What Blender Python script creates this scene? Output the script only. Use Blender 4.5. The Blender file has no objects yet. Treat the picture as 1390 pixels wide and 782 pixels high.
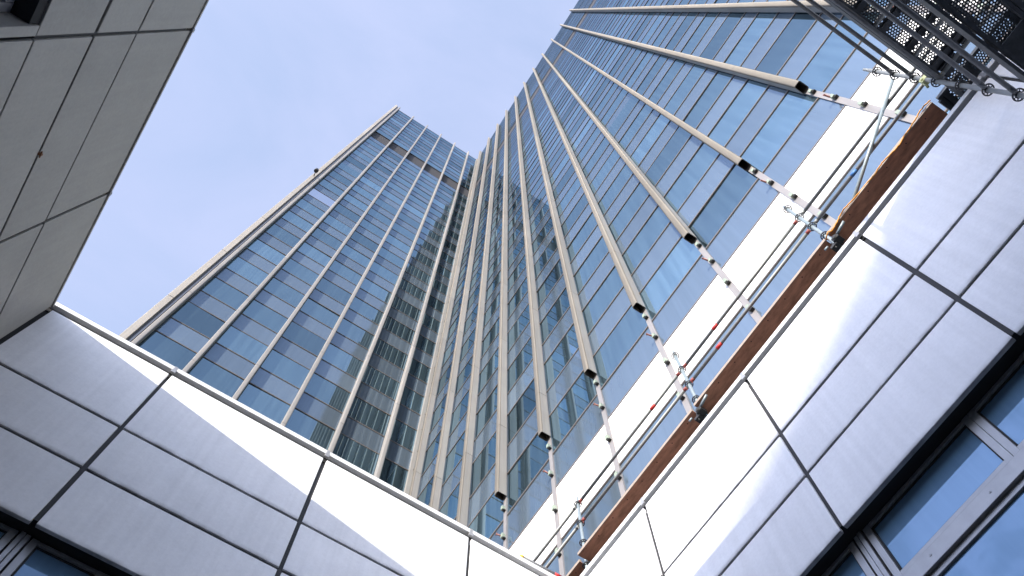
import bpy, bmesh, math, random
from mathutils import Vector, Matrix

random.seed(7)
scene = bpy.context.scene
COL = scene.collection

# ------------------------------------------------------------------ camera
# origin = camera eye, X = along the courtyard's far wall, Y = along its side walls, Z = up
cam_data = bpy.data.cameras.new("camera")
cam_data.sensor_width = 36.0
cam_data.lens = 29.475
cam_data.clip_start = 0.05
cam_data.clip_end = 3000.0
cam = bpy.data.objects.new("camera", cam_data)
COL.objects.link(cam)
_R = Vector((0.83907501, -0.54399836, -0.00434841))
_D = Vector((0.51549896, 0.79762005, -0.31315024))
_F = Vector((0.1738216, 0.26051494, 0.94969364))
cam.matrix_world = Matrix(((_R[0], -_D[0], -_F[0], 0), (_R[1], -_D[1], -_F[1], 0), (_R[2], -_D[2], -_F[2], 0), (0, 0, 0, 1)))
scene.camera = cam
FPX = 1138.0


def pix(p):
    p = Vector(p)
    z = p.dot(_F)
    if z <= 0.01:
        return None
    return (p.dot(_R) / z * FPX + 695, p.dot(_D) / z * FPX + 391)


# ------------------------------------------------------------------ sky and sun
SUN_POS = Vector((-1.0, -0.555, 0.25)).normalized()
ELEV = math.asin(SUN_POS.z)
AZIM = math.atan2(SUN_POS.x, SUN_POS.y)
world = bpy.data.worlds.new("World")
scene.world = world
world.use_nodes = True
nt = world.node_tree
sky = nt.nodes.new("ShaderNodeTexSky")
sky.sky_type = 'NISHITA'
sky.sun_disc = False
sky.sun_elevation = ELEV
sky.sun_rotation = AZIM % (2 * math.pi)
sky.air_density = 1.0
sky.dust_density = 1.6
tc = nt.nodes.new("ShaderNodeTexCoord")
mp = nt.nodes.new("ShaderNodeMapping")
mp.inputs['Scale'].default_value = (1.0, 1.6, 1.1)
mp.inputs['Rotation'].default_value = (0.1, 0.2, 0.7)
nt.links.new(tc.outputs['Generated'], mp.inputs['Vector'])
n1 = nt.nodes.new("ShaderNodeTexNoise")
n1.inputs['Scale'].default_value = 3.2
n1.inputs['Detail'].default_value = 9
n1.inputs['Roughness'].default_value = 0.56
n1.inputs['Distortion'].default_value = 0.5
nt.links.new(mp.outputs['Vector'], n1.inputs['Vector'])
rmp = nt.nodes.new("ShaderNodeMapRange")
rmp.inputs['From Min'].default_value = 0.36
rmp.inputs['From Max'].default_value = 0.72
rmp.inputs['To Min'].default_value = 0.66
rmp.inputs['To Max'].default_value = 1.04
nt.links.new(n1.outputs['Fac'], rmp.inputs['Value'])
# broken puffs of cloud low in the south and west, where the facades mirror the sky
n2 = nt.nodes.new("ShaderNodeTexNoise")
n2.inputs['Scale'].default_value = 15
n2.inputs['Detail'].default_value = 10
n2.inputs['Roughness'].default_value = 0.6
n2.inputs['Distortion'].default_value = 0.35
nt.links.new(tc.outputs['Generated'], n2.inputs['Vector'])
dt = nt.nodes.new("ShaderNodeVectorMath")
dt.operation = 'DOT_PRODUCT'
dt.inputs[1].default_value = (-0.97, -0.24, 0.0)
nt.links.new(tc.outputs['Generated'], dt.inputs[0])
dr = nt.nodes.new("ShaderNodeMapRange")
dr.inputs['From Min'].default_value = 0.22
dr.inputs['From Max'].default_value = 0.5
dr.inputs['To Max'].default_value = 0.9
nt.links.new(dt.outputs['Value'], dr.inputs['Value'])
pr = nt.nodes.new("ShaderNodeMapRange")
pr.inputs['From Min'].default_value = 0.42
pr.inputs['From Max'].default_value = 0.66
pr.inputs['To Min'].default_value = -0.36
pr.inputs['To Max'].default_value = 0.75
nt.links.new(n2.outputs['Fac'], pr.inputs['Value'])
pm = nt.nodes.new("ShaderNodeMath")
pm.operation = 'MULTIPLY_ADD'
nt.links.new(pr.outputs['Result'], pm.inputs[0])
nt.links.new(dr.outputs['Result'], pm.inputs[1])
nt.links.new(rmp.outputs['Result'], pm.inputs[2])
mixc = nt.nodes.new("ShaderNodeMix")
mixc.data_type = 'RGBA'
cs = nt.nodes.new("ShaderNodeVectorMath")                    # thin high cloud, with an unseen western glow added to brighten shaded walls
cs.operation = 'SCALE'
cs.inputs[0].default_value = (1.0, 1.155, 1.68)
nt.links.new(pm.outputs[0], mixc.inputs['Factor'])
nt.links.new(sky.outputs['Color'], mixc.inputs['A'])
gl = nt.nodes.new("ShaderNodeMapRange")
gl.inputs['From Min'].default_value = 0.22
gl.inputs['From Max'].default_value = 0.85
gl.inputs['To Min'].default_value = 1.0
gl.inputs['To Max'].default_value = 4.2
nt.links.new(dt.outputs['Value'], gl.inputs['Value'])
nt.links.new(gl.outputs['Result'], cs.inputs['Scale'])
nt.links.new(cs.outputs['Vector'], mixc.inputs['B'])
bg = nt.nodes['Background']
bg.inputs['Strength'].default_value = 0.15
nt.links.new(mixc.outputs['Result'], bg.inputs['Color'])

sun_data = bpy.data.lights.new("sun", 'SUN')
sun_data.energy = 2.0
sun_data.angle = math.radians(0.53)
sun_data.color = (1.0, 0.945, 0.86)
sun = bpy.data.objects.new("sun", sun_data)
sun.rotation_euler = SUN_POS.to_track_quat('Z', 'Y').to_euler()
sun.location = (-40, -30, 40)
COL.objects.link(sun)

scene.view_settings.view_transform = 'Standard'
scene.view_settings.look = 'None'
scene.view_settings.gamma = 1.0
scene.view_settings.use_curve_mapping = False
scene.view_settings.exposure = 2.0
scene.cycles.caustics_reflective = False
scene.cycles.caustics_refractive = False
scene.cycles.max_bounces = 8

# ------------------------------------------------------------------ materials
MATS = {}


def mat(name, color, rough=0.5, metal=0.0, spec=0.5, var=0.0, vscale=3.0, bump=0.0, bscale=60.0, tone=False,
        streak=0.0, vstretch=(1, 1, 1), rvar=0.0, coat=0.0, grain=0.0):
    """Principled with object-space mottling, optional per-face tone and vertical weather streaks."""
    m = bpy.data.materials.new(name)
    m.use_nodes = True
    t = m.node_tree
    b = t.nodes['Principled BSDF']
    b.inputs['Roughness'].default_value = rough
    b.inputs['Metallic'].default_value = metal
    b.inputs['Specular IOR Level'].default_value = spec
    b.inputs['Coat Weight'].default_value = coat
    b.inputs['Base Color'].default_value = (*color, 1)
    src = None
    geo = t.nodes.new("ShaderNodeNewGeometry")
    if var > 0 or streak > 0 or tone:
        val = t.nodes.new("ShaderNodeValue")
        val.outputs[0].default_value = 1.0
        cur = val.outputs[0]

        def mul(sock):
            nonlocal cur
            mm = t.nodes.new("ShaderNodeMath")
            mm.operation = 'MULTIPLY'
            t.links.new(cur, mm.inputs[0])
            t.links.new(sock, mm.inputs[1])
            cur = mm.outputs[0]
        if var > 0:
            mpn = t.nodes.new("ShaderNodeMapping")
            mpn.inputs['Scale'].default_value = vstretch
            t.links.new(geo.outputs['Position'], mpn.inputs['Vector'])
            n = t.nodes.new("ShaderNodeTexNoise")
            n.inputs['Scale'].default_value = vscale
            n.inputs['Detail'].default_value = 7
            n.inputs['Roughness'].default_value = 0.62
            t.links.new(mpn.outputs['Vector'], n.inputs['Vector'])
            r = t.nodes.new("ShaderNodeMapRange")
            r.inputs['From Min'].default_value = 0.25
            r.inputs['From Max'].default_value = 0.75
            r.inputs['To Min'].default_value = 1 - var
            r.inputs['To Max'].default_value = 1 + var
            t.links.new(n.outputs['Fac'], r.inputs['Value'])
            mul(r.outputs['Result'])
            if rvar > 0:
                r2 = t.nodes.new("ShaderNodeMapRange")
                r2.inputs['From Min'].default_value = 0.3
                r2.inputs['From Max'].default_value = 0.7
                r2.inputs['To Min'].default_value = max(0.02, rough - rvar)
                r2.inputs['To Max'].default_value = rough + rvar
                t.links.new(n.outputs['Fac'], r2.inputs['Value'])
                t.links.new(r2.outputs['Result'], b.inputs['Roughness'])
        if grain > 0:
            n = t.nodes.new("ShaderNodeTexNoise")
            n.inputs['Scale'].default_value = 28
            n.inputs['Detail'].default_value = 6
            n.inputs['Roughness'].default_value = 0.75
            t.links.new(geo.outputs['Position'], n.inputs['Vector'])
            r = t.nodes.new("ShaderNodeMapRange")
            r.inputs['From Min'].default_value = 0.3
            r.inputs['From Max'].default_value = 0.7
            r.inputs['To Min'].default_value = 1 - grain
            r.inputs['To Max'].default_value = 1 + grain
            t.links.new(n.outputs['Fac'], r.inputs['Value'])
            mul(r.outputs['Result'])
        if streak > 0:
            mps = t.nodes.new("ShaderNodeMapping")
            mps.inputs['Scale'].default_value = (14, 14, 0.35)
            t.links.new(geo.outputs['Position'], mps.inputs['Vector'])
            n = t.nodes.new("ShaderNodeTexNoise")
            n.inputs['Scale'].default_value = 1.0
            n.inputs['Detail'].default_value = 4
            t.links.new(mps.outputs['Vector'], n.inputs['Vector'])
            r = t.nodes.new("ShaderNodeMapRange")
            r.inputs['From Min'].default_value = 0.3
            r.inputs['From Max'].default_value = 0.7
            r.inputs['To Min'].default_value = 1 - streak
            r.inputs['To Max'].default_value = 1 + streak * 0.5
            t.links.new(n.outputs['Fac'], r.inputs['Value'])
            mul(r.outputs['Result'])
        if tone:
            a = t.nodes.new("ShaderNodeAttribute")
            a.attribute_name = "tone"
            mul(a.outputs['Fac'])
        vm = t.nodes.new("ShaderNodeVectorMath")
        vm.operation = 'SCALE'
        vm.inputs[0].default_value = color
        t.links.new(cur, vm.inputs['Scale'])
        t.links.new(vm.outputs['Vector'], b.inputs['Base Color'])
    if bump > 0:
        n = t.nodes.new("ShaderNodeTexNoise")
        n.inputs['Scale'].default_value = bscale
        n.inputs['Detail'].default_value = 5
        t.links.new(geo.outputs['Position'], n.inputs['Vector'])
        bp = t.nodes.new("ShaderNodeBump")
        bp.inputs['Strength'].default_value = bump
        bp.inputs['Distance'].default_value = 0.02
        t.links.new(n.outputs['Fac'], bp.inputs['Height'])
        t.links.new(bp.outputs['Normal'], b.inputs['Normal'])
    MATS[name] = m
    return m


def glass_mat(name, body, tint, f0, rough, streak, wob):
    """Coated solar glazing: a coloured body seen through a tinted mirror-like coat."""
    m = bpy.data.materials.new(name)
    m.use_nodes = True
    t = m.node_tree
    t.nodes.remove(t.nodes['Principled BSDF'])
    out = t.nodes['Material Output']
    geo = t.nodes.new("ShaderNodeNewGeometry")
    att = t.nodes.new("ShaderNodeAttribute")
    att.attribute_name = "tone"
    dif = t.nodes.new("ShaderNodeBsdfDiffuse")
    glo = t.nodes.new("ShaderNodeBsdfGlossy")
    glo.inputs['Roughness'].default_value = rough
    mix = t.nodes.new("ShaderNodeMixShader")
    # body colour with curtain-like vertical streaks
    mps = t.nodes.new("ShaderNodeMapping")
    mps.inputs['Scale'].default_value = (9, 9, 0.25)
    t.links.new(geo.outputs['Position'], mps.inputs['Vector'])
    n = t.nodes.new("ShaderNodeTexNoise")
    n.inputs['Scale'].default_value = 1.0
    n.inputs['Detail'].default_value = 5
    t.links.new(mps.outputs['Vector'], n.inputs['Vector'])
    r = t.nodes.new("ShaderNodeMapRange")
    r.inputs['From Min'].default_value = 0.35
    r.inputs['From Max'].default_value = 0.68
    r.inputs['To Min'].default_value = 1 - streak
    r.inputs['To Max'].default_value = 1 + streak * 2
    t.links.new(n.outputs['Fac'], r.inputs['Value'])
    mu = t.nodes.new("ShaderNodeMath")
    mu.operation = 'MULTIPLY'
    t.links.new(r.outputs['Result'], mu.inputs[0])
    t.links.new(att.outputs['Fac'], mu.inputs[1])
    vm = t.nodes.new("ShaderNodeVectorMath")
    vm.operation = 'SCALE'
    vm.inputs[0].default_value = body
    t.links.new(mu.outputs[0], vm.inputs['Scale'])
    t.links.new(vm.outputs['Vector'], dif.inputs['Color'])
    # coat tint: the blue part carries the pane's own tone
    hs = t.nodes.new("ShaderNodeVectorMath")
    hs.operation = 'SCALE'
    hs.inputs[0].default_value = tint
    mt = t.nodes.new("ShaderNodeMapRange")
    mt.inputs['From Min'].default_value = 0.4
    mt.inputs['From Max'].default_value = 1.6
    mt.inputs['To Min'].default_value = 0.70
    mt.inputs['To Max'].default_value = 1.30
    t.links.new(att.outputs['Fac'], mt.inputs['Value'])
    t.links.new(mt.outputs['Result'], hs.inputs['Scale'])
    t.links.new(hs.outputs['Vector'], glo.inputs['Color'])
    lw = t.nodes.new("ShaderNodeFresnel")
    lw.inputs['IOR'].default_value = 1.5
    mr = t.nodes.new("ShaderNodeMapRange")
    mr.inputs['From Min'].default_value = 0.04
    mr.inputs['From Max'].default_value = 0.6
    mr.inputs['To Min'].default_value = f0
    mr.inputs['To Max'].default_value = 0.97
    t.links.new(lw.outputs['Fac'], mr.inputs['Value'])
    t.links.new(mr.outputs['Result'], mix.inputs['Fac'])
    if wob > 0:
        nb = t.nodes.new("ShaderNodeTexNoise")
        nb.inputs['Scale'].default_value = 0.7
        nb.inputs['Detail'].default_value = 1
        t.links.new(geo.outputs['Position'], nb.inputs['Vector'])
        bp = t.nodes.new("ShaderNodeBump")
        bp.inputs['Strength'].default_value = wob
        bp.inputs['Distance'].default_value = 0.05
        t.links.new(nb.outputs['Fac'], bp.inputs['Height'])
        t.links.new(bp.outputs['Normal'], glo.inputs['Normal'])
    t.links.new(dif.outputs['BSDF'], mix.inputs[1])
    t.links.new(glo.outputs['BSDF'], mix.inputs[2])
    t.links.new(mix.outputs['Shader'], out.inputs['Surface'])
    MATS[name] = m
    return m


mat('panel', (0.80, 0.80, 0.81), 0.55, 0.0, 0.35, var=0.085, vscale=1.3, bump=0.003, bscale=1.6, streak=0.055, rvar=0.1, grain=0.05, tone=True)


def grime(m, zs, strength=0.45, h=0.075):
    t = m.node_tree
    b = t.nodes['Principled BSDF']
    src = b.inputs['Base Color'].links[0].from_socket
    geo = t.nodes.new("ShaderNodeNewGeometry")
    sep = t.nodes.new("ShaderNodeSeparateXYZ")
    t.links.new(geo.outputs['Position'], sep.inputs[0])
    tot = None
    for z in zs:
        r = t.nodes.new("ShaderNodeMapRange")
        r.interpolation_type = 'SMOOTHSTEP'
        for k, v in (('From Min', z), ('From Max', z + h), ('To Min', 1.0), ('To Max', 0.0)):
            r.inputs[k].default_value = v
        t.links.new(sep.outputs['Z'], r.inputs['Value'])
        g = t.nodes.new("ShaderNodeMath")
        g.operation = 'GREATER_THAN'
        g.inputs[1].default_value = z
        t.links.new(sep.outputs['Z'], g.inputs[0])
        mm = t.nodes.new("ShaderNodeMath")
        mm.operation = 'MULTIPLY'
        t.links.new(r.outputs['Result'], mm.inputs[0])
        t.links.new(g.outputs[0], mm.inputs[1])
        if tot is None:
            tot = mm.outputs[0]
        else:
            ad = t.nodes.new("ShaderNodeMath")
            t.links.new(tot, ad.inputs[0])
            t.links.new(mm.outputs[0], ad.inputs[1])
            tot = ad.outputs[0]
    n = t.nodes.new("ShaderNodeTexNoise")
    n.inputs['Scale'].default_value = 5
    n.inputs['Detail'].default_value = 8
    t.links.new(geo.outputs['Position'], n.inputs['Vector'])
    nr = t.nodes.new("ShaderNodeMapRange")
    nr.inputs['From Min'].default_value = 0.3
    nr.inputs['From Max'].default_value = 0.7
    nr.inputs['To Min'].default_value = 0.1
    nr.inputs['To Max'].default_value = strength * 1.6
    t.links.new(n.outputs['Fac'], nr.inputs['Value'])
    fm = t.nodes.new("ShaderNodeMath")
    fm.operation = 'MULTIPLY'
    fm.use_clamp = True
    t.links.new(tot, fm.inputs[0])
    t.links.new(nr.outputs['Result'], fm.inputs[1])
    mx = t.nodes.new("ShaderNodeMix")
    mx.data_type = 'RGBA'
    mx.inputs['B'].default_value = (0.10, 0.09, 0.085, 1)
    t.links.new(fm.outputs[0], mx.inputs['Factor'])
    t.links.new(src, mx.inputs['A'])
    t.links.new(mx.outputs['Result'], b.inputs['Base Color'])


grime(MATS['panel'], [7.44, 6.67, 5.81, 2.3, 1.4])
mat('panel_shaded', (0.33, 0.317, 0.285), 0.5, 0.0, 0.4, var=0.10, vscale=1.6, bump=0.006, bscale=2.5, streak=0.05, grain=0.09, tone=True)  # darker copy of the panel, the left wing's shade put into its colour
mat('cap', (0.66, 0.66, 0.65), 0.4, 0.0, 0.5, var=0.08, vscale=2.5)
mat('gasket', (0.018, 0.017, 0.017), 0.7, var=0.2, vscale=8)
mat('dark_void', (0.012, 0.012, 0.013), 0.9)
mat('frame_alu', (0.34, 0.34, 0.345), 0.36, 0.35, 0.5, var=0.10, vscale=7, streak=0.06)
mat('frame_dark', (0.035, 0.036, 0.04), 0.5, 0.2)
mat('roof_felt', (0.10, 0.10, 0.10), 0.9, var=0.2, vscale=2)
mat('fin_alu', (0.285, 0.264, 0.236), 0.5, 0.1, 0.5, var=0.07, vscale=1.1, tone=True, streak=0.10)
mat('mullion_alu', (0.25, 0.232, 0.222), 0.5, 0.2, 0.5, var=0.08, vscale=3, streak=0.08)
mat('transom_alu', (0.13, 0.112, 0.10), 0.5, 0.2, 0.5, var=0.08, vscale=2)
mat('white_board', (0.80, 0.79, 0.76), 0.6, 0.0, 0.4, var=0.03, vscale=1.2)
mat('louvre_bronze', (0.23, 0.175, 0.12), 0.7, 0.0, 0.2, var=0.1, vscale=3)
mat('core', (0.03, 0.03, 0.035), 0.8)
mat('concrete', (0.33, 0.32, 0.30), 0.85, var=0.12, vscale=1.5, bump=0.2, bscale=30)
mat('stone', (0.36, 0.335, 0.30), 0.7, var=0.08, vscale=1.2, streak=0.10, tone=True)
mat('galv', (0.22, 0.23, 0.225), 0.5, 0.3, 0.5, var=0.16, vscale=22, rvar=0.08)
mat('galv_white', (0.24, 0.285, 0.30), 0.45, 0.2, 0.5, var=0.10, vscale=20)
mat('galv_dirty', (0.15, 0.155, 0.16), 0.6, 0.35, 0.4, var=0.25, vscale=16)
mat('deck_steel', (0.075, 0.08, 0.085), 0.65, 0.3, 0.4, var=0.3, vscale=14)
mat('plywood', (0.47, 0.215, 0.13), 0.65, 0.0, 0.3, var=0.42, vscale=5, vstretch=(4, 1, 4))
mat('deck_edge', (0.30, 0.235, 0.18), 0.6, 0.1, var=0.2, vscale=20)
mat('red_paint', (0.55, 0.035, 0.03), 0.5)
mat('red_worn', (0.26, 0.06, 0.05), 0.6, var=0.3, vscale=30)
mat('rosette_steel', (0.06, 0.06, 0.06), 0.5, 0.3)
mat('blue_paint', (0.05, 0.17, 0.42), 0.5)
mat('yellow_paint', (0.75, 0.48, 0.05), 0.5)
mat('green_clip', (0.24, 0.285, 0.225), 0.55, var=0.12, vscale=40)
mat('pale_clamp', (0.50, 0.52, 0.26), 0.5)
mat('black_rubber', (0.02, 0.02, 0.02), 0.6)
mat('pink_tag', (0.48, 0.22, 0.19), 0.6)
mat('orange_rope', (0.70, 0.30, 0.04), 0.8)
mat('rust', (0.20, 0.09, 0.04), 0.8)
mat('asphalt', (0.09, 0.088, 0.085), 0.9, var=0.2, vscale=4, bump=0.3, bscale=80)
mat('paving', (0.28, 0.27, 0.25), 0.85, var=0.14, vscale=2.5, bump=0.2, bscale=40)
glass_mat('bright_glass', (0.10, 0.11, 0.13), (0.70, 0.76, 0.86), 0.85, 0.01, 0.05, 0.004)
glass_mat('vision_glass', (0.045, 0.070, 0.085), (0.33, 0.48, 0.58), 0.54, 0.01, 0.30, 0.007)
glass_mat('spandrel_glass', (0.115, 0.150, 0.185), (0.32, 0.42, 0.53), 0.36, 0.05, 0.05, 0.012)
glass_mat('court_glass', (0.13, 0.235, 0.36), (0.45, 0.64, 0.88), 0.14, 0.02, 0.05, 0.006)


# ------------------------------------------------------------------ mesh helpers
class MB:
    """Collects faces of one part; build() links it as ONE mesh object."""

    def __init__(self):
        self.v = []
        self.f = []
        self.tone = []
        self.smooth = []

    def face(self, idx, tone=1.0, smooth=False):
        self.f.append(idx)
        self.tone.append(tone)
        self.smooth.append(smooth)

    def quad(self, a, b, c, d, tone=1.0):
        n = len(self.v)
        self.v += [tuple(a), tuple(b), tuple(c), tuple(d)]
        self.face((n, n + 1, n + 2, n + 3), tone)

    def box(self, lo, hi, tone=1.0):
        n = len(self.v)
        x0, y0, z0 = (min(a, b) for a, b in zip(lo, hi))
        x1, y1, z1 = (max(a, b) for a, b in zip(lo, hi))
        self.v += [(x0, y0, z0), (x1, y0, z0), (x1, y1, z0), (x0, y1, z0), (x0, y0, z1), (x1, y0, z1), (x1, y1, z1), (x0, y1, z1)]
        for q in ((0, 3, 2, 1), (4, 5, 6, 7), (0, 1, 5, 4), (1, 2, 6, 5), (2, 3, 7, 6), (3, 0, 4, 7)):
            self.face(tuple(n + i for i in q), tone)
        return self

    def bevel_box(self, lo, hi, r=0.006, tone=1.0):
        bm = bmesh.new()
        bmesh.ops.create_cube(bm, size=1.0)
        for v in bm.verts:
            v.co = Vector([(lo[i] + hi[i]) / 2 + v.co[i] * abs(hi[i] - lo[i]) for i in range(3)])
        bmesh.ops.bevel(bm, geom=bm.edges[:], offset=r, segments=2, affect='EDGES', profile=0.6)
        n = len(self.v)
        bm.verts.index_update()
        self.v += [tuple(v.co) for v in bm.verts]
        for f in bm.faces:
            self.face(tuple(n + v.index for v in f.verts), tone)
        bm.free()
        return self

    def tube(self, pts, r, sides=12, caps=True):
        pts = [Vector(p) for p in pts]
        n0 = len(self.v)
        up = Vector((0, 0, 1))
        for i, p in enumerate(pts):
            d = (pts[min(i + 1, len(pts) - 1)] - pts[max(i - 1, 0)]).normalized()
            a = d.cross(up)
            if a.length < 1e-3:
                a = Vector((1, 0, 0))
            a.normalize()
            b = d.cross(a).normalized()
            for k in range(sides):
                t = 2 * math.pi * k / sides
                q = p + (a * math.cos(t) + b * math.sin(t)) * r
                self.v.append(tuple(q))
        for i in range(len(pts) - 1):
            for k in range(sides):
                k2 = (k + 1) % sides
                self.face((n0 + i * sides + k, n0 + i * sides + k2, n0 + (i + 1) * sides + k2, n0 + (i + 1) * sides + k), 1.0, True)
        if caps:
            self.face(tuple(n0 + k for k in range(sides))[::-1])
            m = n0 + (len(pts) - 1) * sides
            self.face(tuple(m + k for k in range(sides)))
        return self

    def ring(self, c, axis, r0, r1, h, sides=20):
        """flat annulus of thickness h about an axis (0,1,2)"""
        n = len(self.v)
        u, w = [(1, 2), (2, 0), (0, 1)][axis]
        for z in (-h / 2, h / 2):
            for r in (r0, r1):
                for k in range(sides):
                    t = 2 * math.pi * k / sides
                    p = [0, 0, 0]
                    p[axis] = c[axis] + z
                    p[u] = c[u] + r * math.cos(t)
                    p[w] = c[w] + r * math.sin(t)
                    self.v.append(tuple(p))
        S = sides
        for k in range(S):
            j = (k + 1) % S
            self.face((n + k, n + S + k, n + S + j, n + j)[::-1])
            self.face((n + 2 * S + k, n + 3 * S + k, n + 3 * S + j, n + 2 * S + j))
            self.face((n + k, n + j, n + 2 * S + j, n + 2 * S + k)[::-1])
            self.face((n + S + k, n + S + j, n + 3 * S + j, n + 3 * S + k))
        return self

    def build(self, name, m, parent=None):
        me = bpy.data.meshes.new(name)
        me.from_pydata(self.v, [], self.f)
        me.materials.append(MATS[m])
        me.polygons.foreach_set('use_smooth', self.smooth)
        at = me.attributes.new("tone", 'FLOAT', 'FACE')
        at.data.foreach_set('value', self.tone)
        me.update()
        o = bpy.data.objects.new(name, me)
        COL.objects.link(o)
        if parent is not None:
            o.parent = parent
            o.matrix_parent_inverse = parent.matrix_basis.inverted()
        return o


def tag(o, label=None, cat=None, group=None, kind=None):
    if label:
        o['label'] = label
    if cat:
        o['category'] = cat
    if group:
        o['group'] = group
    if kind:
        o['kind'] = kind
    return o


def empty(name, loc, label=None, cat=None, group=None):
    o = bpy.data.objects.new(name, None)
    o.location = loc
    o.empty_display_size = 0.3
    COL.objects.link(o)
    return tag(o, label, cat, group)


def copy_tree(o, parent=None):
    c = o.copy()
    COL.objects.link(c)
    if parent is not None:
        c.parent = parent
    for ch in list(o.children):
        copy_tree(ch, c)
    return c


# ------------------------------------------------------------------ ground
g = MB()
g.quad((-700, -700, -1.6), (700, -700, -1.6), (700, 700, -1.6), (-700, 700, -1.6))
tag(g.build('ground', 'asphalt'), kind='structure')
g = MB()
g.quad((-2.46, -14, -1.596), (4.30, -14, -1.596), (4.30, 5.26, -1.596), (-2.46, 5.26, -1.596))
tag(g.build('courtyard_paving', 'paving'), kind='structure')

# ------------------------------------------------------------------ the low courtyard wings
AX, BY, CX = -2.54, 5.34, 4.42
ZROW = [8.72, 7.43, 6.66, 5.80]           # panel joints below the coping
JT = 0.018                                 # half width of joints
SET = 0.175                                # window set-back


class Face:
    """maps (u along wall, w outwards, z) on a wall to world"""

    def __init__(self, axis, pos, out):
        self.axis, self.pos, self.out = axis, pos, out

    def pt(self, u, w, z):
        if self.axis == 'x':
            return (self.pos + self.out * w, u, z)
        return (u, self.pos + self.out * w, z)

    def box(self, mb, u0, u1, w0, w1, z0, z1, r=0.0, tone=1.0):
        a, b = self.pt(u0, w0, z0), self.pt(u1, w1, z1)
        if r > 0:
            mb.bevel_box(a, b, r, tone)
        else:
            mb.box(a, b)


def cladding(face, parent, joints, rows, material, jt_v=0.02, bow=0.0):
    """panels between the given vertical joints, one mesh each"""
    for i in range(len(joints) - 1):
        for j in range(len(rows) - 1):
            mb = MB()
            z1, z0 = rows[j], rows[j + 1]
            e = [random.uniform(-0.0035, 0.0035) for _ in range(4)]
            face.box(mb, joints[i] + jt_v + e[0], joints[i + 1] - jt_v + e[1], -0.045, random.uniform(-0.003, 0.003), z0 + 0.019 + e[2], z1 - 0.019 + e[3], 0.008, random.uniform(0.93, 1.04))
            mb.build('cladding_panel', material, parent)


def window_band(face, parent, joints, z_top, z_bot, split=0.69):
    """a strip of casements over fixed lights, each bay a window with its frame and two panes"""
    for i in range(len(joints) - 1):
        u0, u1 = joints[i], joints[i + 1]
        post = MB()
        # twin post at the joint with two grooves
        face.box(post, u0 - 0.052, u0 - 0.012, -SET - 0.08, -SET + 0.012, z_bot, z_top - 0.005, 0.004)
        face.box(post, u0 - 0.006, u0 + 0.034, -SET - 0.08, -SET + 0.004, z_bot, z_top - 0.005, 0.004)
        post.build('window_post', 'frame_alu', parent)
        zb = z_top - 0.67
        ca, cb = u0 + 0.05, u1 - 0.07
        mid = min(u0 + split, (ca + cb) / 2 + 0.3)
        for (a, b) in ((ca, mid), (mid + 0.002, cb)):
            fr = MB()
            f = 0.062
            face.box(fr, a, a + f, -SET - 0.06, -SET, zb, z_top - 0.01, 0.004)
            face.box(fr, b - f, b, -SET - 0.06, -SET, zb, z_top - 0.01, 0.004)
            face.box(fr, a + f - 0.003, b - f + 0.003, -SET - 0.058, -SET - 0.002, zb, zb + f, 0.004)
            face.box(fr, a + f - 0.003, b - f + 0.003, -SET - 0.058, -SET - 0.002, z_top - 0.01 - f * 0.6, z_top - 0.012, 0.004)
            w = fr.build('window', 'frame_alu', parent)
            gk = MB()
            g0 = 0.014
            for (p0, p1, q0, q1) in ((a + f, a + f + g0, zb + f, z_top - .05), (b - f - g0, b - f, zb + f, z_top - .05),
                                     (a + f + g0, b - f - g0, zb + f, zb + f + g0), (a + f + g0, b - f - g0, z_top - .05 - g0, z_top - .05)):
                face.box(gk, p0, p1, -SET - 0.05, -SET - 0.022, q0, q1)
            gk.build('gasket', 'gasket', w)
            p = MB()
            face.box(p, a + f + 0.002, b - f - 0.002, -SET - 0.048, -SET - 0.036, zb + f + .002, z_top - 0.052)
            p.build('pane', 'court_glass', w)
        # transom bar, then the tall fixed light below
        br = MB()
        face.box(br, u0 + 0.036, u1 - 0.054, -SET - 0.07, -SET + 0.02, zb - 0.155, zb - 0.004, 0.005)
        face.box(br, u0 + 0.036, u1 - 0.054, -SET - 0.07, -SET - 0.012, zb - 0.215, zb - 0.159, 0.004)
        for k in range(3):
            uu = u0 + 0.36 + k * 0.62
            br.ring(face.pt(uu, -SET + 0.021, zb - 0.07), 0 if face.axis == 'x' else 1, 0.003, 0.011, 0.006, 10)
        br.build('transom_bar', 'frame_alu', parent)
        fx = MB()
        face.box(fx, u0 + 0.04, u0 + 0.09, -SET - 0.06, -SET - 0.012, z_bot, zb - 0.217, 0.004)
        face.box(fx, u1 - 0.11, u1 - 0.058, -SET - 0.06, -SET - 0.012, z_bot, zb - 0.217, 0.004)
        w = fx.build('window', 'frame_alu', parent)
        p = MB()
        face.box(p, u0 + 0.092, u1 - 0.112, -SET - 0.045, -SET - 0.034, z_bot, zb - 0.218)
        p.build('pane', 'court_glass', w)


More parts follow.
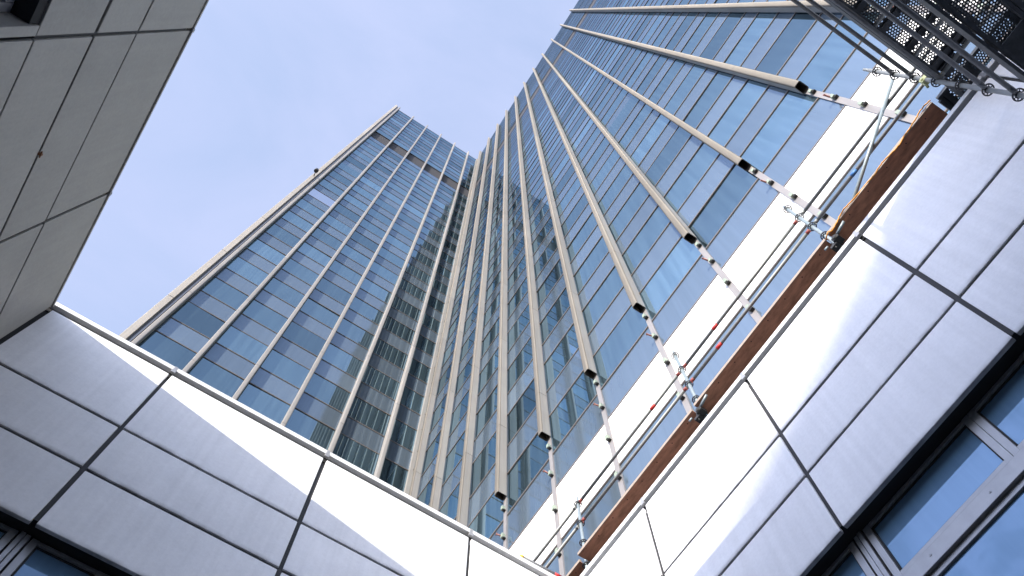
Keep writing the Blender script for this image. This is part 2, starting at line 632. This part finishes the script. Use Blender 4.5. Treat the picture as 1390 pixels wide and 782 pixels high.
def coping(face, parent, u0, u1, material, joints, depth=0.34, low=False):
    mb = MB()
    if low:       # the shaded wing has only a thin folded edge
        face.box(mb, u0, u1, -depth, 0.012, 8.712, 8.746, 0.005)
        mb.build('coping', material, parent)
        for u in joints:
            mb = MB()
            face.box(mb, u - 0.02, u + 0.02, 0.004, 0.022, 8.69, 8.738, 0.004)
            mb.build('coping_clip', 'frame_alu', parent)
        return
    face.box(mb, u0, u1, -depth, 0.014, 8.79, 8.868, 0.006)
    mb.build('coping', material, parent)
    mb = MB()
    face.box(mb, u0, u1, -0.055, -0.044, 8.70, 8.787)
    mb.build('coping_gap', 'dark_void', parent)
    for u in joints:
        mb = MB()
        face.box(mb, u - 0.028, u + 0.028, -0.01, 0.022, 8.735, 8.80, 0.004)
        face.box(mb, u - 0.02, u + 0.02, -0.05, 0.017, 8.80, 8.872, 0.003)
        mb.build('coping_clip', 'frame_alu', parent)


def wing_lower(face, parent, joints, material):
    """below the window strip: another clad spandrel, then the ground-floor glazing"""
    rows = [3.2, 2.3, 1.4]
    cladding(face, parent, joints, rows, material)
    window_band(face, parent, joints, 1.38, -1.3)


# wing A, left of the camera, in its own shade
wa = empty('courtyard_wing', (AX - 1, 0, -1.6), 'shaded courtyard wing with cladding coloured grey for the shade, sharp dark edge against the sky', 'building')
fA = Face('x', AX, +1)
jA = [-12.40 + 2.008 * 0 + k * 2.03 for k in range(0, 8)]
jA = [1.85 - 2.0 * k for k in range(7, -1, -1)] + [3.81, BY - 0.012]
mb = MB()
mb.box((-11, 1.86, -1.6), (AX - 0.02, 5.30, 8.6))
mb.box((-11, -13, 5.84), (AX - 0.02, 1.859, 8.6))
mb.box((-11, -13, -1.6), (AX - 0.02, 1.859, 3.18))
mb.box((-11, -13, 3.181), (AX - 0.25, 1.859, 5.839))
mb.box((-11, -13, 8.601), (AX - 0.06, 5.28, 8.72))
mb.build('wall', 'gasket', wa)
cladding(fA, wa, jA, ZROW, 'panel_shaded', 0.016)
coping(fA, wa, -12.2, BY - 0.015, 'panel_shaded', [1.85, 3.81], 0.34, True)
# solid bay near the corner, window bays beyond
cladding(fA, wa, [1.85, 3.81, BY - 0.012], [5.82, 4.9, 3.9, 2.9, 1.9, 0.9, -0.1, -1.6], 'panel_shaded', 0.016)
for k in range(7):
    u0, u1 = jA[k] , jA[k + 1]
    for q0, q1 in ((u1 - 0.095, u1 - 0.016), (u0 + 0.016, u0 + 0.095)):
        jm = MB()
        fA.box(jm, q0, q1, -0.24, -0.001, 3.2, 5.806, 0.006)
        jm.build('window_reveal', 'panel_shaded', wa)
    hd = MB()
    fA.box(hd, u0 + 0.1, u1 - 0.1, -0.24, -0.02, 5.70, 5.83)
    hd.build('window_head', 'dark_void', wa)
    fr = MB()
    for (p0, p1, q0, q1) in ((u0 + .1, u0 + .17, 3.3, 5.7), (u1 - .17, u1 - .1, 3.3, 5.7), (u0 + .173, u1 - .173, 5.6, 5.698), (u0 + .173, u1 - .173, 3.3, 3.38), (u0 + .173, u1 - .173, 4.95, 5.05)):
        fA.box(fr, p0, p1, -0.22, -0.15, q0, q1, 0.004)
    w = fr.build('window', 'frame_alu', wa)
    p = MB()
    fA.box(p, u0 + .172, u1 - .172, -0.2, -0.19, 3.38, 5.6)
    p.build('pane', 'court_glass', w)
cladding(fA, wa, jA[:8], [3.2, 1.9, 0.6, -0.6, -1.6], 'panel_shaded', 0.016)
rb = MB()
rb.bevel_box((AX - 0.01, 2.905, 6.635), (AX + 0.03, 2.925, 6.665), 0.004)
rb.bevel_box((AX + 0.015, 2.885, 6.642), (AX + 0.025, 2.945, 6.655), 0.003)
rb.build('rusty_clip', 'rust', wa)

# wing B, ahead
wb = empty('courtyard_wing', (0.8, BY + 1, -1.6), 'pale panelled courtyard wing at the lower left, cut by a slanting shadow edge', 'building')
fB = Face('y', BY, -1)
jB = [AX + 0.01, -1.085, 0.905, 2.905, CX - 0.02]
mb = MB()
mb.box((-11, BY + 0.32, -1.6), (5.95, 11.0, 8.6))
mb.box((-11, BY + 0.02, 5.87), (5.95, BY + 0.319, 8.6))
mb.box((-11, BY + 0.06, 8.601), (5.95, 11.0, 8.74))
mb.box((-2.53, BY + 0.02, 1.4), (4.41, BY + 0.319, 3.195))
mb.build('wall', 'gasket', wb)
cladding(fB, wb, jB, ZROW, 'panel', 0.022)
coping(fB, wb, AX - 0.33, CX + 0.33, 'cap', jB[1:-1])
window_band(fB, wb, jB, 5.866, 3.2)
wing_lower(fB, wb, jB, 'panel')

# wing C, right
wc = empty('courtyard_wing', (CX + 0.7, 0, -1.6), 'glossy white panelled courtyard wing on the right beneath the scaffold, windows below', 'building')
fC = Face('x', CX, -1)
jC = [-0.13 - 2.0 * k for k in range(6, -1, -1)] + [1.87, 3.84, BY - 0.02]
mb = MB()
mb.box((CX + 0.32, -13, -1.6), (5.9, 5.3, 8.6))
mb.box((CX + 0.02, -13, 5.87), (CX + 0.319, 5.3, 8.6))
mb.box((CX + 0.06, -13, 8.601), (5.9, 5.3, 8.74))
mb.box((CX + 0.02, -13, 1.4), (CX + 0.319, 5.3, 3.195))
mb.build('wall', 'gasket', wc)
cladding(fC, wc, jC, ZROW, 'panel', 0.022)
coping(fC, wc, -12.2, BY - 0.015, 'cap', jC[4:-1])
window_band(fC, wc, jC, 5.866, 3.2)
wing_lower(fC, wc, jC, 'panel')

# ------------------------------------------------------------------ the tower
K = 6.38            # plane of the right-hand facade (faces -X)
L = 17.10           # plane of the left-hand facade (faces -Y)
SP = 2.019
FL = 0.537 * K
Z0 = 2.565 * K      # underside of the first glazed row above the white boards
SPH = 0.233 * K
ZTOP = Z0 + 26 * FL
fins_y = [-2.156 + SP * n for n in range(-6, 10)]
fins_x = [-5.150 + SP * n for n in range(0, 6)]
Y_END = -14.6
X_END = -5.72
tower = empty('office_tower', (K + 4, L + 4, -1.6), 'tall blue glass office tower with pale vertical fins and an inner corner', 'tower')
fR = Face('x', K, -1)
fL = Face('y', L, -1)

mb = MB()
mb.box((K + 0.06, Y_END, -1.6), (K + 15, L + 15, ZTOP - 0.05))
mb.box((X_END + 0.05, L + 0.06, -1.6), (K + 0.06, L + 15, ZTOP - 0.05))
mb.build('core', 'core', tower)
mb = MB()
mb.box((K + 0.02, Y_END, ZTOP - 0.05), (K + 15, L + 15, ZTOP + 0.02))
mb.box((X_END + 0.02, L + 0.02, ZTOP - 0.05), (K + 0.02, L + 15, ZTOP + 0.02))
mb.build('roof_edge', 'transom_alu', tower)


def area_px(face, u0, u1, z0, z1):
    ps = [pix(face.pt(u, 0, z)) for u, z in ((u0, z0), (u1, z0), (u1, z1), (u0, z1))]
    if any(p is None for p in ps):
        return 0
    cx = sum(p[0] for p in ps) / 4
    cy = sum(p[1] for p in ps) / 4
    if not (-40 < cx < 1430 and -40 < cy < 822):
        return 0
    # hidden behind the courtyard wings
    c = face.pt((u0 + u1) / 2, 0, (z0 + z1) / 2)
    if face.axis == 'x' and c[2] / c[0] < 8.5 / CX:
        return 0
    if c[1] > 0 and c[2] / c[1] < 8.5 / BY:
        return 0
    return 0.5 * abs(sum(ps[i][0] * ps[(i + 1) % 4][1] - ps[(i + 1) % 4][0] * ps[i][1] for i in range(4)))


def pane_quad(mb, face, u0, u1, z0, z1, w, tone, tilt=0.004):
    a, b, c = (random.uniform(-tilt, tilt) for _ in range(3))
    P = [face.pt(u0, w + a, z0), face.pt(u1, w + b, z0), face.pt(u1, w + b + c - a, z1), face.pt(u0, w + c, z1)]
    if (face.axis == 'x' and face.out < 0) or (face.axis == 'y' and face.out > 0):
        P = P[::-1]
    mb.quad(*P, tone=tone)


cells = {'window': [], 'spandrel': []}
boards, louvres = [], []


def facade(face, edges, is_right):
    for i in range(len(edges) - 1):
        u0, u1 = edges[i], edges[i + 1]
        for j in range(-5, 26):
            zs = Z0 + j * FL
            for kind, a, b in (('spandrel', zs, zs + SPH), ('window', zs + SPH, zs + FL)):
                if not is_right and b < 17:
                    continue
                if is_right and j == -1 and kind == 'window':
                    boards.append((face, u0, u1, a, b))
                    continue
                if j in (19, 20) and ((kind == 'window' and j == 19) or (kind == 'spandrel' and j == 20)):
                    louvres.append((face, u0, u1, a, b))
                    continue
                cells[kind].append((area_px(face, u0, u1, a, b), face, u0, u1, a, b, i, j))


facade(fR, [Y_END] + fins_y + [L], True)
facade(fL, [X_END + 0.42] + fins_x[1:] + [K], False)

for kind, m in (('window', 'vision_glass'), ('spandrel', 'spandrel_glass')):
    lst = sorted(cells[kind], key=lambda c: -c[0])
    rest = MB()
    for n, (ar, face, u0, u1, a, b, i, j) in enumerate(lst):
        mb = MB() if n < 100 else rest
        tone = max(0.4, random.gauss(1.0, 0.22 if kind == 'window' else 0.07))
        tilt = 0.007 if kind == 'window' else 0.0025
        if kind == 'window' and random.random() < 0.02:
            tilt = 0.03
        if face is fL and i == 0 and j == 11 and kind == 'window':
            # one brighter pane that mirrors the sky almost fully
            mb = MB()
            pane_quad(mb, face, u0, u1, a, b, 0.0, 1.0, 0.003)
            mb.build('window', 'bright_glass', tower)
            continue
        else:
            pane_quad(mb, face, u0, u1, a, b, 0.0, tone, tilt)
        if n < 100:
            mb.build(kind, m, tower)
    o = rest.build(kind, m, tower)
    o['kind'] = 'stuff'

# boards of the white band, one per bay
for face, u0, u1, a, b in boards:
    mb = MB()
    face.box(mb, u0 + 0.06, u1 - 0.06, -0.02, 0.012, a - 0.0, b + 0.0)
    mb.build('white_board', 'white_board', tower)
# louvre band of the plant floor, one per bay
for face, u0, u1, a, b in louvres[::2]:
    mb = MB()
    bb = b + SPH
    face.box(mb, u0, u1, -0.16, -0.10, a, bb)
    n = 22
    for k in range(n):
        z = a + (bb - a) * (k + 0.5) / n
        face.box(mb, u0, u1, -0.11, -0.07, z - 0.03, z + 0.03)
    mb.build('louvre', 'louvre_bronze', tower)

# transoms, one per row and facade (largest first), the far ones in one mesh
rows = []
for face, u0, u1 in ((fR, Y_END, L), (fL, X_END + 0.42, K)):
    for j in range(-5, 27):
        for z in (Z0 + j * FL, Z0 + j * FL + SPH):
            if z > ZTOP + 0.1 or (face is fL and z < 17):
                continue
            if abs(z - (Z0 + 20 * FL)) < 0.1:
                continue
            rows.append((z, face, u0, u1))
rows.sort(key=lambda r: r[0])
rest = MB()
for n, (z, face, u0, u1) in enumerate(rows):
    mb = MB() if n < 100 else rest
    face.box(mb, u0, u1, -0.02, 0.022, z - 0.024, z + 0.024)
    face.box(mb, u0, u1, -0.02, 0.012, z - 0.038, z - 0.0242)
    if n < 100:
        mb.build('transom', 'transom_alu', tower)
o = rest.build('transom', 'transom_alu', tower)
o['kind'] = 'stuff'


def fin_profile(w, d, r, s=0.05):
    """closed outline (u, out): back edge against the facade, front corners rounded"""
    pts = [(-w / 2, s), (w / 2, s)]
    for k in range(6):
        t = math.pi / 2 * k / 5
        pts.append((w / 2 - r + r * math.cos(t), s + d - r + r * math.sin(t)))
    for k in range(6):
        t = math.pi / 2 + math.pi / 2 * k / 5
        pts.append((-w / 2 + r + r * math.cos(t), s + d - r + r * math.sin(t)))
    return pts


def fin(face, u, z0, z1, seg_off, w=0.185, d=0.27):
    mb = MB()
    outer = fin_profile(w, d, 0.045)
    inner = fin_profile(w - 0.024, d - 0.024, 0.035, 0.062)
    seg = 2 * FL
    z = z0
    cuts = [z0]
    c = z0 - (z0 - seg_off) % seg + seg
    while c < z1 - 1:
        if c > z0 + 0.8:
            cuts.append(c)
        c += seg
    cuts.append(z1)
    N = len(outer)
    flip = (face.axis == 'x')
    for i in range(len(cuts) - 1):
        a, b = cuts[i] + (0.009 if i else 0), cuts[i + 1] - (0.009 if i < len(cuts) - 2 else 0)
        tone = random.gauss(1, 0.045)
        for prof, inv in ((outer, False), (inner, True)):
            n = len(mb.v)
            mb.v += [face.pt(u + p, q, a) for p, q in prof] + [face.pt(u + p, q, b) for p, q in prof]
            for k in range(N):
                k2 = (k + 1) % N
                f = (n + k, n + k2, n + N + k2, n + N + k)
                if inv != flip:
                    f = f[::-1]
                mb.face(f, tone, 2 <= k < N - 1)
        # rims
        n = len(mb.v) - 4 * N
        for lo in (0, N):
            for k in range(N):
                k2 = (k + 1) % N
                mb.face((n + lo + k, n + lo + k2, n + 2 * N + lo + k2, n + 2 * N + lo + k), tone * 0.9)
    return mb


FIN_END = 18.64
for n, y in enumerate(fins_y):
    mb = fin(fR, y, FIN_END, ZTOP + 0.55, FIN_END + 2.2 + (n * 1.37) % 5)
    f = mb.build('fin', 'fin_alu', tower)
    cap = MB()
    fR.box(cap, y - 0.078, y + 0.078, 0.066, 0.30, FIN_END + 0.5, FIN_END + 0.52)
    cap.build('fin_stop', 'dark_void', f)
    mb = MB()
    fR.box(mb, y - 0.064, y + 0.064, -0.02, 0.04, 8.0, ZTOP)
    mb.build('mullion', 'mullion_alu', tower)
for n, x in enumerate(fins_x):
    mb = fin(fL, x, 16.0, ZTOP + 0.55, 20 + (n * 2.1) % 5)
    mb.build('fin', 'fin_alu', tower)
    mb = MB()
    fL.box(mb, x - 0.068, x + 0.068, -0.02, 0.06, 16, ZTOP)
    mb.build('mullion', 'mullion_alu', tower)
# inner corner post
mb = MB()
mb.box((K - 0.16, L - 0.16, 10), (K + 0.02, L + 0.02, ZTOP + 0.05))
mb.build('corner_post', 'fin_alu', tower)

# clad pilaster at the free left corner
cl = MB()
z = 12.0
while z < ZTOP + 0.5:
    z1 = min(z + 2 * FL, ZTOP + 0.6)
    cl.bevel_box((X_END + 0.005, L - 0.30, z + 0.012), (X_END + 0.275, L + 0.6, z1 - 0.012), 0.02, random.gauss(1, 0.05))
    z += 2 * FL
cl.build('corner_cladding', 'stone', tower)
gp = MB()
gp.box((X_END + 0.06, L - 0.20, 12), (X_END + 0.42, L + 0.3, ZTOP + 0.3))
gp.build('corner_gap', 'frame_alu', tower)
lip = MB()
lip.box((X_END + 0.300, L - 0.235, 12), (X_END + 0.345, L - 0.205, ZTOP + 0.3))
lip.build('corner_strip', 'frame_dark', tower)

# small brackets left on the bare mullions where the fins were taken down
BR_Z = [18.17, 16.95, 15.52, 13.99]


def bracket(y, z, flag):
    mb = MB()
    mb.bevel_box((K - 0.135, y - 0.04, z - 0.05), (K - 0.04, y + 0.035, z + 0.11), 0.008)
    o = mb.build('bracket', 'green_clip', tower)
    mb = MB()
    mb.bevel_box((K - 0.11, y - 0.065, z - 0.09), (K - 0.042, y + 0.015, z - 0.052), 0.008)
    mb.build('bracket_foot', 'black_rubber', o)
    if flag:
        mb = MB()
        a = random.uniform(-0.03, 0.03)
        mb.tube([(K - 0.125, y + 0.03, z + 0.05), (K - 0.20, y + 0.05, z + 0.08 + a), (K - 0.25, y + 0.06, z + 0.04 + a), (K - 0.22, y + 0.06, z + 0.14 + a)], 0.02, 6)
        mb.build('pink_tag', 'pink_tag', o)


for y in fins_y:
    if y < -9 or y > 13:
        continue
    for i, z in enumerate(BR_Z):
        bracket(y + random.uniform(-0.02, 0.02), z + random.uniform(-0.04, 0.04), i == 1)

# ------------------------------------------------------------------ distant unseen neighbour, added to shade part of the right wing
nb = empty('unseen_office_block', (-90, -60, -1.6), 'unseen plain office block with rows of windows, added to shade the right wing', 'building')
mb = MB()
mb.box((-120, -70, -1.6), (-62, -52.5, 32.2))
mb.build('wall', 'concrete', nb)
fN = Face('y', -52.5, +1)
for fl in range(9):
    for k in range(11):
        w = MB()
        u = -118 + k * 5.0
        z = 0.5 + fl * 3.3
        fN.box(w, u, u + 1.8, 0.0, 0.06, z, z + 0.1)
        fN.box(w, u, u + 1.8, 0.0, 0.06, z + 1.7, z + 1.8)
        fN.box(w, u, u + .1, 0.0, 0.05, z + .102, z + 1.698)
        fN.box(w, u + 1.7, u + 1.8, 0.0, 0.05, z + .102, z + 1.698)
        o = w.build('window', 'frame_alu', nb)
        p = MB()
        fN.box(p, u + .1, u + 1.7, -0.01, 0.02, z + .1, z + 1.7)
        p.build('pane', 'court_glass', o)

# ------------------------------------------------------------------ scaffold along the parapet
XS = 4.72
ZD = 9.586


def rosette(mb, c, r=0.061):
    """eight-hole ring plate: hub, rim and spokes"""
    mb.ring(c, 2, 0.024, 0.034, 0.009, 16)
    mb.ring(c, 2, r - 0.013, r, 0.009, 20)
    for k in range(8):
        t = 2 * math.pi * k / 8 + 0.2
        a = Vector((math.cos(t), math.sin(t), 0))
        mb.tube([Vector(c) + a * 0.03, Vector(c) + a * (r - 0.008)], 0.0055, 6)


def standard(parent, x, y, z0, z1, zr, m='galv_white', pin=0.16):
    mb = MB()
    mb.tube([(x, y, z0), (x, y, z1)], 0.0242, 16)
    o = mb.build('standard', m, parent)
    if pin:
        mb = MB()
        mb.tube([(x, y, z1 + 0.002), (x, y, z1 + pin)], 0.018, 12)
        mb.build('spigot', m, o)
    for z in zr:
        mb = MB()
        rosette(mb, (x, y, z))
        mb.build('rosette', 'rosette_steel', o)
    return o


def wedge_head(mb, p, d):
    p = Vector(p)
    d = Vector(d).normalized()
    mb.tube([p + d * 0.05, p + d * 0.11], 0.0262, 10)
    mb.tube([p + d * 0.06 + Vector((0, 0, 0.06)), p + d * 0.06 + Vector((0, 0, -0.07))], 0.006, 6)


def ledger(parent, a, b, m='galv', name='ledger', heads=None):
    a, b = Vector(a), Vector(b)
    d = (b - a).normalized()
    mb = MB()
    mb.tube([a + d * 0.04, b - d * 0.04], 0.0242, 14)
    o = mb.build(name, m, parent)
    for e, dd in ((a, d), (b, -d)):
        hm = MB()
        wedge_head(hm, e, dd)
        hm.build('wedge_head', heads or m, o)
    return o


rail = empty('guard_rail_scaffold', (XS, 2.7, 8.74), 'galvanised guard rail scaffold with red heads along the right wing roof edge', 'scaffold')
ys = [5.36, 2.73, 0.08]
for y in ys:
    top = 11.02 if y > 5 else 11.52
    standard(rail, XS, y, 8.76, top, [9.52, 10.03, 10.5, 11.0][: 3 if y > 5 else 4] + ([11.5] if y < 5 else []) + ([11.0] if y > 5 else []))
    bp = MB()
    bp.bevel_box((XS - 0.07, y - 0.07, 8.745), (XS + 0.07, y + 0.07, 8.757), 0.003)
    bp.build('base_plate', 'galv', rail)
yext = [8.0, 5.36, 2.73, 0.08, -4.44]
for k in range(len(yext) - 1):
    for z in (11.0, 10.5):
        ledger(rail, (XS, yext[k], z), (XS, yext[k + 1], z), 'galv', 'ledger', 'red_worn' if k in (1, 2) else 'galv')
for (y, z, c) in ((1.95, 11.0, 'red_paint'), (2.05, 10.5, 'red_paint'), (3.43, 11.0, 'red_paint'), (-0.75, 10.5, 'blue_paint')):
    mb = MB()
    mb.tube([(XS, y - 0.05, z), (XS, y + 0.05, z)], 0.0275, 14)
    mb.build('tape_mark', c, rail)
# diagonal brace at the right end
mb = MB()
mb.tube([(XS - 0.05, -0.30, 9.80), (XS - 0.05, -2.02, 11.22)], 0.0242, 14)
mb.build('brace', 'galv_white', rail)
# black couplers where the standards meet the wall ties
for y in ys[1:]:
    mb = MB()
    mb.bevel_box((XS - 0.16, y - 0.10, 9.44), (XS - 0.05, y + 0.0, 9.52), 0.01)
    mb.bevel_box((XS - 0.13, y - 0.02, 9.42), (XS - 0.04, y + 0.08, 9.47), 0.01)
    mb.tube([(XS - 0.18, y - 0.05, 9.47), (XS - 0.05, y - 0.05, 9.47)], 0.03, 10)
    mb.tube([(XS - 0.10, y + 0.03, 9.38), (XS - 0.10, y + 0.03, 9.56)], 0.011, 8)
    c = mb.build('coupler', 'black_rubber', rail)
    mb = MB()
    mb.tube([(XS - 0.15, y - 0.10, 9.50), (XS - 0.17, y - 0.26, 9.52)], 0.018, 10)
    mb.tube([(XS - 0.16, y + 0.08, 9.46), (XS - 0.17, y + 0.13, 9.44)], 0.014, 8)
    mb.build('coupler_bolt', 'galv_white', c)


def deck_board(y0, y1, x0):
    mb = MB()
    mb.bevel_box((x0 + 0.006, y0 + 0.02, ZD), (5.30, y1 - 0.02, ZD + 0.012), 0.002)
    o = mb.build('deck_board', 'plywood', rail)
    mb = MB()
    mb.bevel_box((x0 - 0.004, y0 + 0.02, ZD - 0.004), (x0 + 0.005, y1 - 0.02, ZD + 0.05), 0.002)
    mb.bevel_box((x0 + 0.0055, y0 + 0.02, ZD + 0.0125), (x0 + 0.03, y1 - 0.02, ZD + 0.048), 0.002)
    mb.build('deck_edge', 'deck_edge', o)
    mb = MB()
    y = y0 + 0.2
    while y < y1 - 0.1:
        for x in (x0 + 0.06, x0 + 0.24):
            mb.tube([(x, y, ZD - 0.004), (x, y, ZD + 0.003)], 0.008, 8)
        y += 0.33
    mb.build('rivet', 'gasket', o)
    return o


deck_board(5.373, 8.0, 4.635)
deck_board(2.743, 5.347, 4.56)
deck_board(0.093, 2.717, 4.545)
deck_board(-1.80, 0.067, 4.525)
# capped pipe poking out along the far parapet
pp = empty('scaffold_pipe', (4.4, 5.5, 9.18), 'dark scaffold pipe with a yellow end cap lying above the far parapet', 'pipe')
p0 = Vector((3.745, 5.5, 9.155))
p1 = Vector((4.72, 5.5, 9.185))
mb = MB()
mb.tube([p0, p1], 0.0242, 14)
mb.build('tube', 'galv_dirty', pp)
mb = MB()
mb.tube([p0 + Vector((-0.01, 0, 0)), p0 + Vector((0.035, 0, 0))], 0.028, 12)
mb.build('end_cap', 'yellow_paint', pp)
mb = MB()
mb.tube([p0 + Vector((0.52, 0, 0.016)), p0 + Vector((0.62, 0, 0.019))], 0.0275, 12)
mb.build('red_band', 'red_paint', pp)

# orange rope draped along the deck edge
pts = []
for i in range(90):
    t = i / 89
    y = -1.79 + 1.78 * t
    pts.append((4.515 - 0.012 * math.sin(17 * t) + random.uniform(-.004, .004) - 0.01 * (1 - t), y,
                9.585 + 0.03 * math.sin(9 * t + 1) + 0.012 * math.sin(31 * t) + random.uniform(-.006, .006)))
pts += [(4.50, 0.02, 9.57), (4.51, 0.07, 9.55), (4.55, 0.10, 9.60), (4.60, 0.09, 9.66)]
mb = MB()
mb.tube(pts, 0.008, 8)
tag(mb.build('rope', 'orange_rope'), 'frayed orange rope draped along the brown deck edge', 'rope')

# ------------------------------------------------------------------ scaffold tower overhead at the right
st = empty('access_scaffold', (4.17, -1.87, -1.6), 'dark access scaffold with perforated steel decks overhead at the upper right', 'scaffold')
BAYS = [4.17, 1.60]
YA, YB = -1.87, -2.96
for x in BAYS:
    for y in (YA, YB):
        zt = 10.80
        standard(st, x, y, -1.55, zt, [0.06 + 0.5 * k for k in range(0, 22)] if x == 4.17 else [7.06, 7.56, 8.06, 9.06, 9.56, 10.06],
                 'galv', 0.16)
        bp = MB()
        bp.bevel_box((x - 0.07, y - 0.07, -1.594), (x + 0.07, y + 0.07, -1.556), 0.004)
        bp.build('base_plate', 'galv', st)
for k in range(1):
    for z in (7.06, 7.56, 8.06, 9.06, 9.56, 10.06, 5.06, 3.06):
        for y in (YA, YB):
            if z in (9.06, 7.06):
                continue
            ledger(st, (BAYS[k], y, z), (BAYS[k + 1], y, z), 'galv_dirty')
for x in BAYS:
    for z in (9.06, 7.06, 5.06, 10.06, 8.06, 3.06):
        if z in (10.06, 8.06) and x == 4.17:
            continue
        ledger(st, (x, YA, z), (x, YB, z), 'galv', 'transom')


def plank_mesh(length, width=0.315, pitch=0.031, gl=0.262, rib=0.086, hole=0.0098):
    """perforated steel plank along +X from 0, underside at z=0: hole fields between solid ribs, turned-down side channels"""
    mb = MB()
    S2 = 8

    def cell(x0, x1, y0, y1, cx, cy, r):
        n = len(mb.v)
        outer = [(x1, cy), (x1, y1), (cx, y1), (x0, y1), (x0, cy), (x0, y0), (cx, y0), (x1, y0)]
        for (px, py) in outer:
            mb.v.append((px, py, 0.0))
        for k in range(8):
            t = math.pi / 4 * k
            mb.v.append((cx + r * math.cos(t), cy + r * math.sin(t), 0.0))
        for k in range(8):
            j = (k + 1) % 8
            mb.face((n + k, n + 8 + k, n + 8 + j, n + j))
    y_in0, y_in1 = 0.030, width - 0.030
    ny = int((y_in1 - y_in0) / (pitch * 0.866))
    py = (y_in1 - y_in0) / ny
    x = 0.045
    mb.quad((0, y_in0, 0), (0.045, y_in0, 0), (0.045, y_in1, 0), (0, y_in1, 0))
    while x + gl < length - 0.03:
        nx = int(round(gl / pitch))
        px = gl / nx
        for r in range(ny):
            y0 = y_in0 + r * py
            off = px / 2 if r % 2 else 0.0
            if off:
                mb.quad((x, y0, 0), (x + off, y0, 0), (x + off, y0 + py, 0), (x, y0 + py, 0))
            for c in range(nx - (1 if off else 0)):
                a = x + off + c * px
                cell(a, a + px, y0, y0 + py, a + px / 2, y0 + py / 2, hole)
            if off:
                mb.quad((x + gl - off, y0, 0), (x + gl, y0, 0), (x + gl, y0 + py, 0), (x + gl - off, y0 + py, 0))
        x += gl
        e = min(x + rib, length)
        mb.quad((x, y_in0, 0), (e, y_in0, 0), (e, y_in1, 0), (x, y_in1, 0))
        x = e
    if x < length:
        mb.quad((x, y_in0, 0), (length, y_in0, 0), (length, y_in1, 0), (x, y_in1, 0))
    for y0, y1 in ((0.0, 0.030), (width - 0.030, width)):
        mb.box((0, y0, -0.058), (length, y1, 0.004))
    # stiffener tubes across the underside
    xx = 0.045 + gl + rib / 2
    k = 0
    while xx < length - 0.05:
        mb.box((xx - 0.022, 0.031, -0.022), (xx + 0.022, width - 0.031, -0.003))
        xx += gl + rib
        k += 1
    # end hooks
    for xe in (0.0, length):
        mb.box((xe - 0.02, 0.05, -0.05), (xe + 0.02, width - 0.05, -0.002))
    return mb


proto = plank_mesh(2.52)
pl0 = proto.build('perforated_plank', 'deck_steel')
pme = pl0.data
bpy.data.objects.remove(pl0)
pl1 = plank_mesh(2.52, pitch=0.027, gl=0.60, rib=0.03, hole=0.0082).build('perforated_plank', 'deck_steel')
pme_fine = pl1.data
bpy.data.objects.remove(pl1)


def plank(parent, x, y, z, rot=0.0, me=None):
    o = bpy.data.objects.new('perforated_plank', me or pme)
    COL.objects.link(o)
    o.parent = parent
    o.matrix_parent_inverse = parent.matrix_basis.inverted()
    o.location = (x, y, z)
    o.rotation_euler = (0, 0, rot)
    return o


for z in (9.12, 7.12):
    for k in range(1):
        for r in range(2 if z > 9 else 3):
            plank(st, BAYS[k + 1] + 0.025, YA - 0.06 - 0.315 - r * 0.325, z, 0.0, pme if z > 9 else pme_fine)
# linking planks over the roof edge, and the one carrying on from the brown boards
for r in range(1):
    plank(st, 4.22, YA - 0.06 - 0.315 - r * 0.325, 9.12)
for r in range(2):
    plank(st, 4.85 + r * 0.325, -4.36, ZD + 0.02, math.pi / 2)
# tubes carrying the cantilevered link
for y in (YA - 0.03, YB + 0.03):
    mb = MB()
    mb.tube([(1.5, y, 9.02), (6.0, y, 9.02)], 0.0242, 12)
    mb.build('bearer', 'galv_dirty', st)
for x in (3.25, 3.79, 4.62):
    mb = MB()
    mb.tube([(x, YA - 0.02, 9.03), (x, YB + 0.02, 9.03)], 0.0242, 12)
    mb.build('transom', 'galv', st)
# toe strip along the decks
for z in (9.16, 7.16):
    for k in range(1):
        mb = MB()
        mb.bevel_box((BAYS[k + 1] + 0.05, YA - 0.035, z - 0.11), (BAYS[k] - 0.05, YA - 0.005, z + 0.03), 0.004)
        mb.build('deck_edge', 'deck_steel', st)
# yellow coupler where the rail meets the standard, diagonal near the camera
mb = MB()
mb.bevel_box((4.14, YA - 0.05, 9.27), (4.22, YA + 0.05, 9.36), 0.012)
mb.tube([(4.12, YA + 0.02, 9.30), (4.26, YA + 0.04, 9.33)], 0.016, 8)
mb.build('coupler', 'pale_clamp', st)
mb = MB()
mb.tube([(3.35, YA - 0.2, 5.2), (1.75, YA - 0.2, 6.9)], 0.0242, 12)
mb.build('brace', 'galv_dirty', st)

# ------------------------------------------------------------------ floodlight high on the tower's free edge
fx, fy, fz = -5.55, L - 0.30, 59.0
fl = empty('floodlight', (fx, fy, fz), 'small round dark floodlight on the tower\'s free left edge', 'lamp')
mb = MB()
mb.tube([(fx, fy + 0.02, fz), (fx - 0.05, fy - 0.42, fz + 0.05)], 0.03, 8)
mb.build('arm', 'frame_dark', fl)
mb = MB()
mb.tube([(fx - 0.05, fy - 0.40, fz + 0.0), (fx - 0.05, fy - 0.41, fz + 0.10), (fx - 0.05, fy - 0.43, fz + 0.25)], 0.15, 16)
mb.build('housing', 'frame_dark', fl)
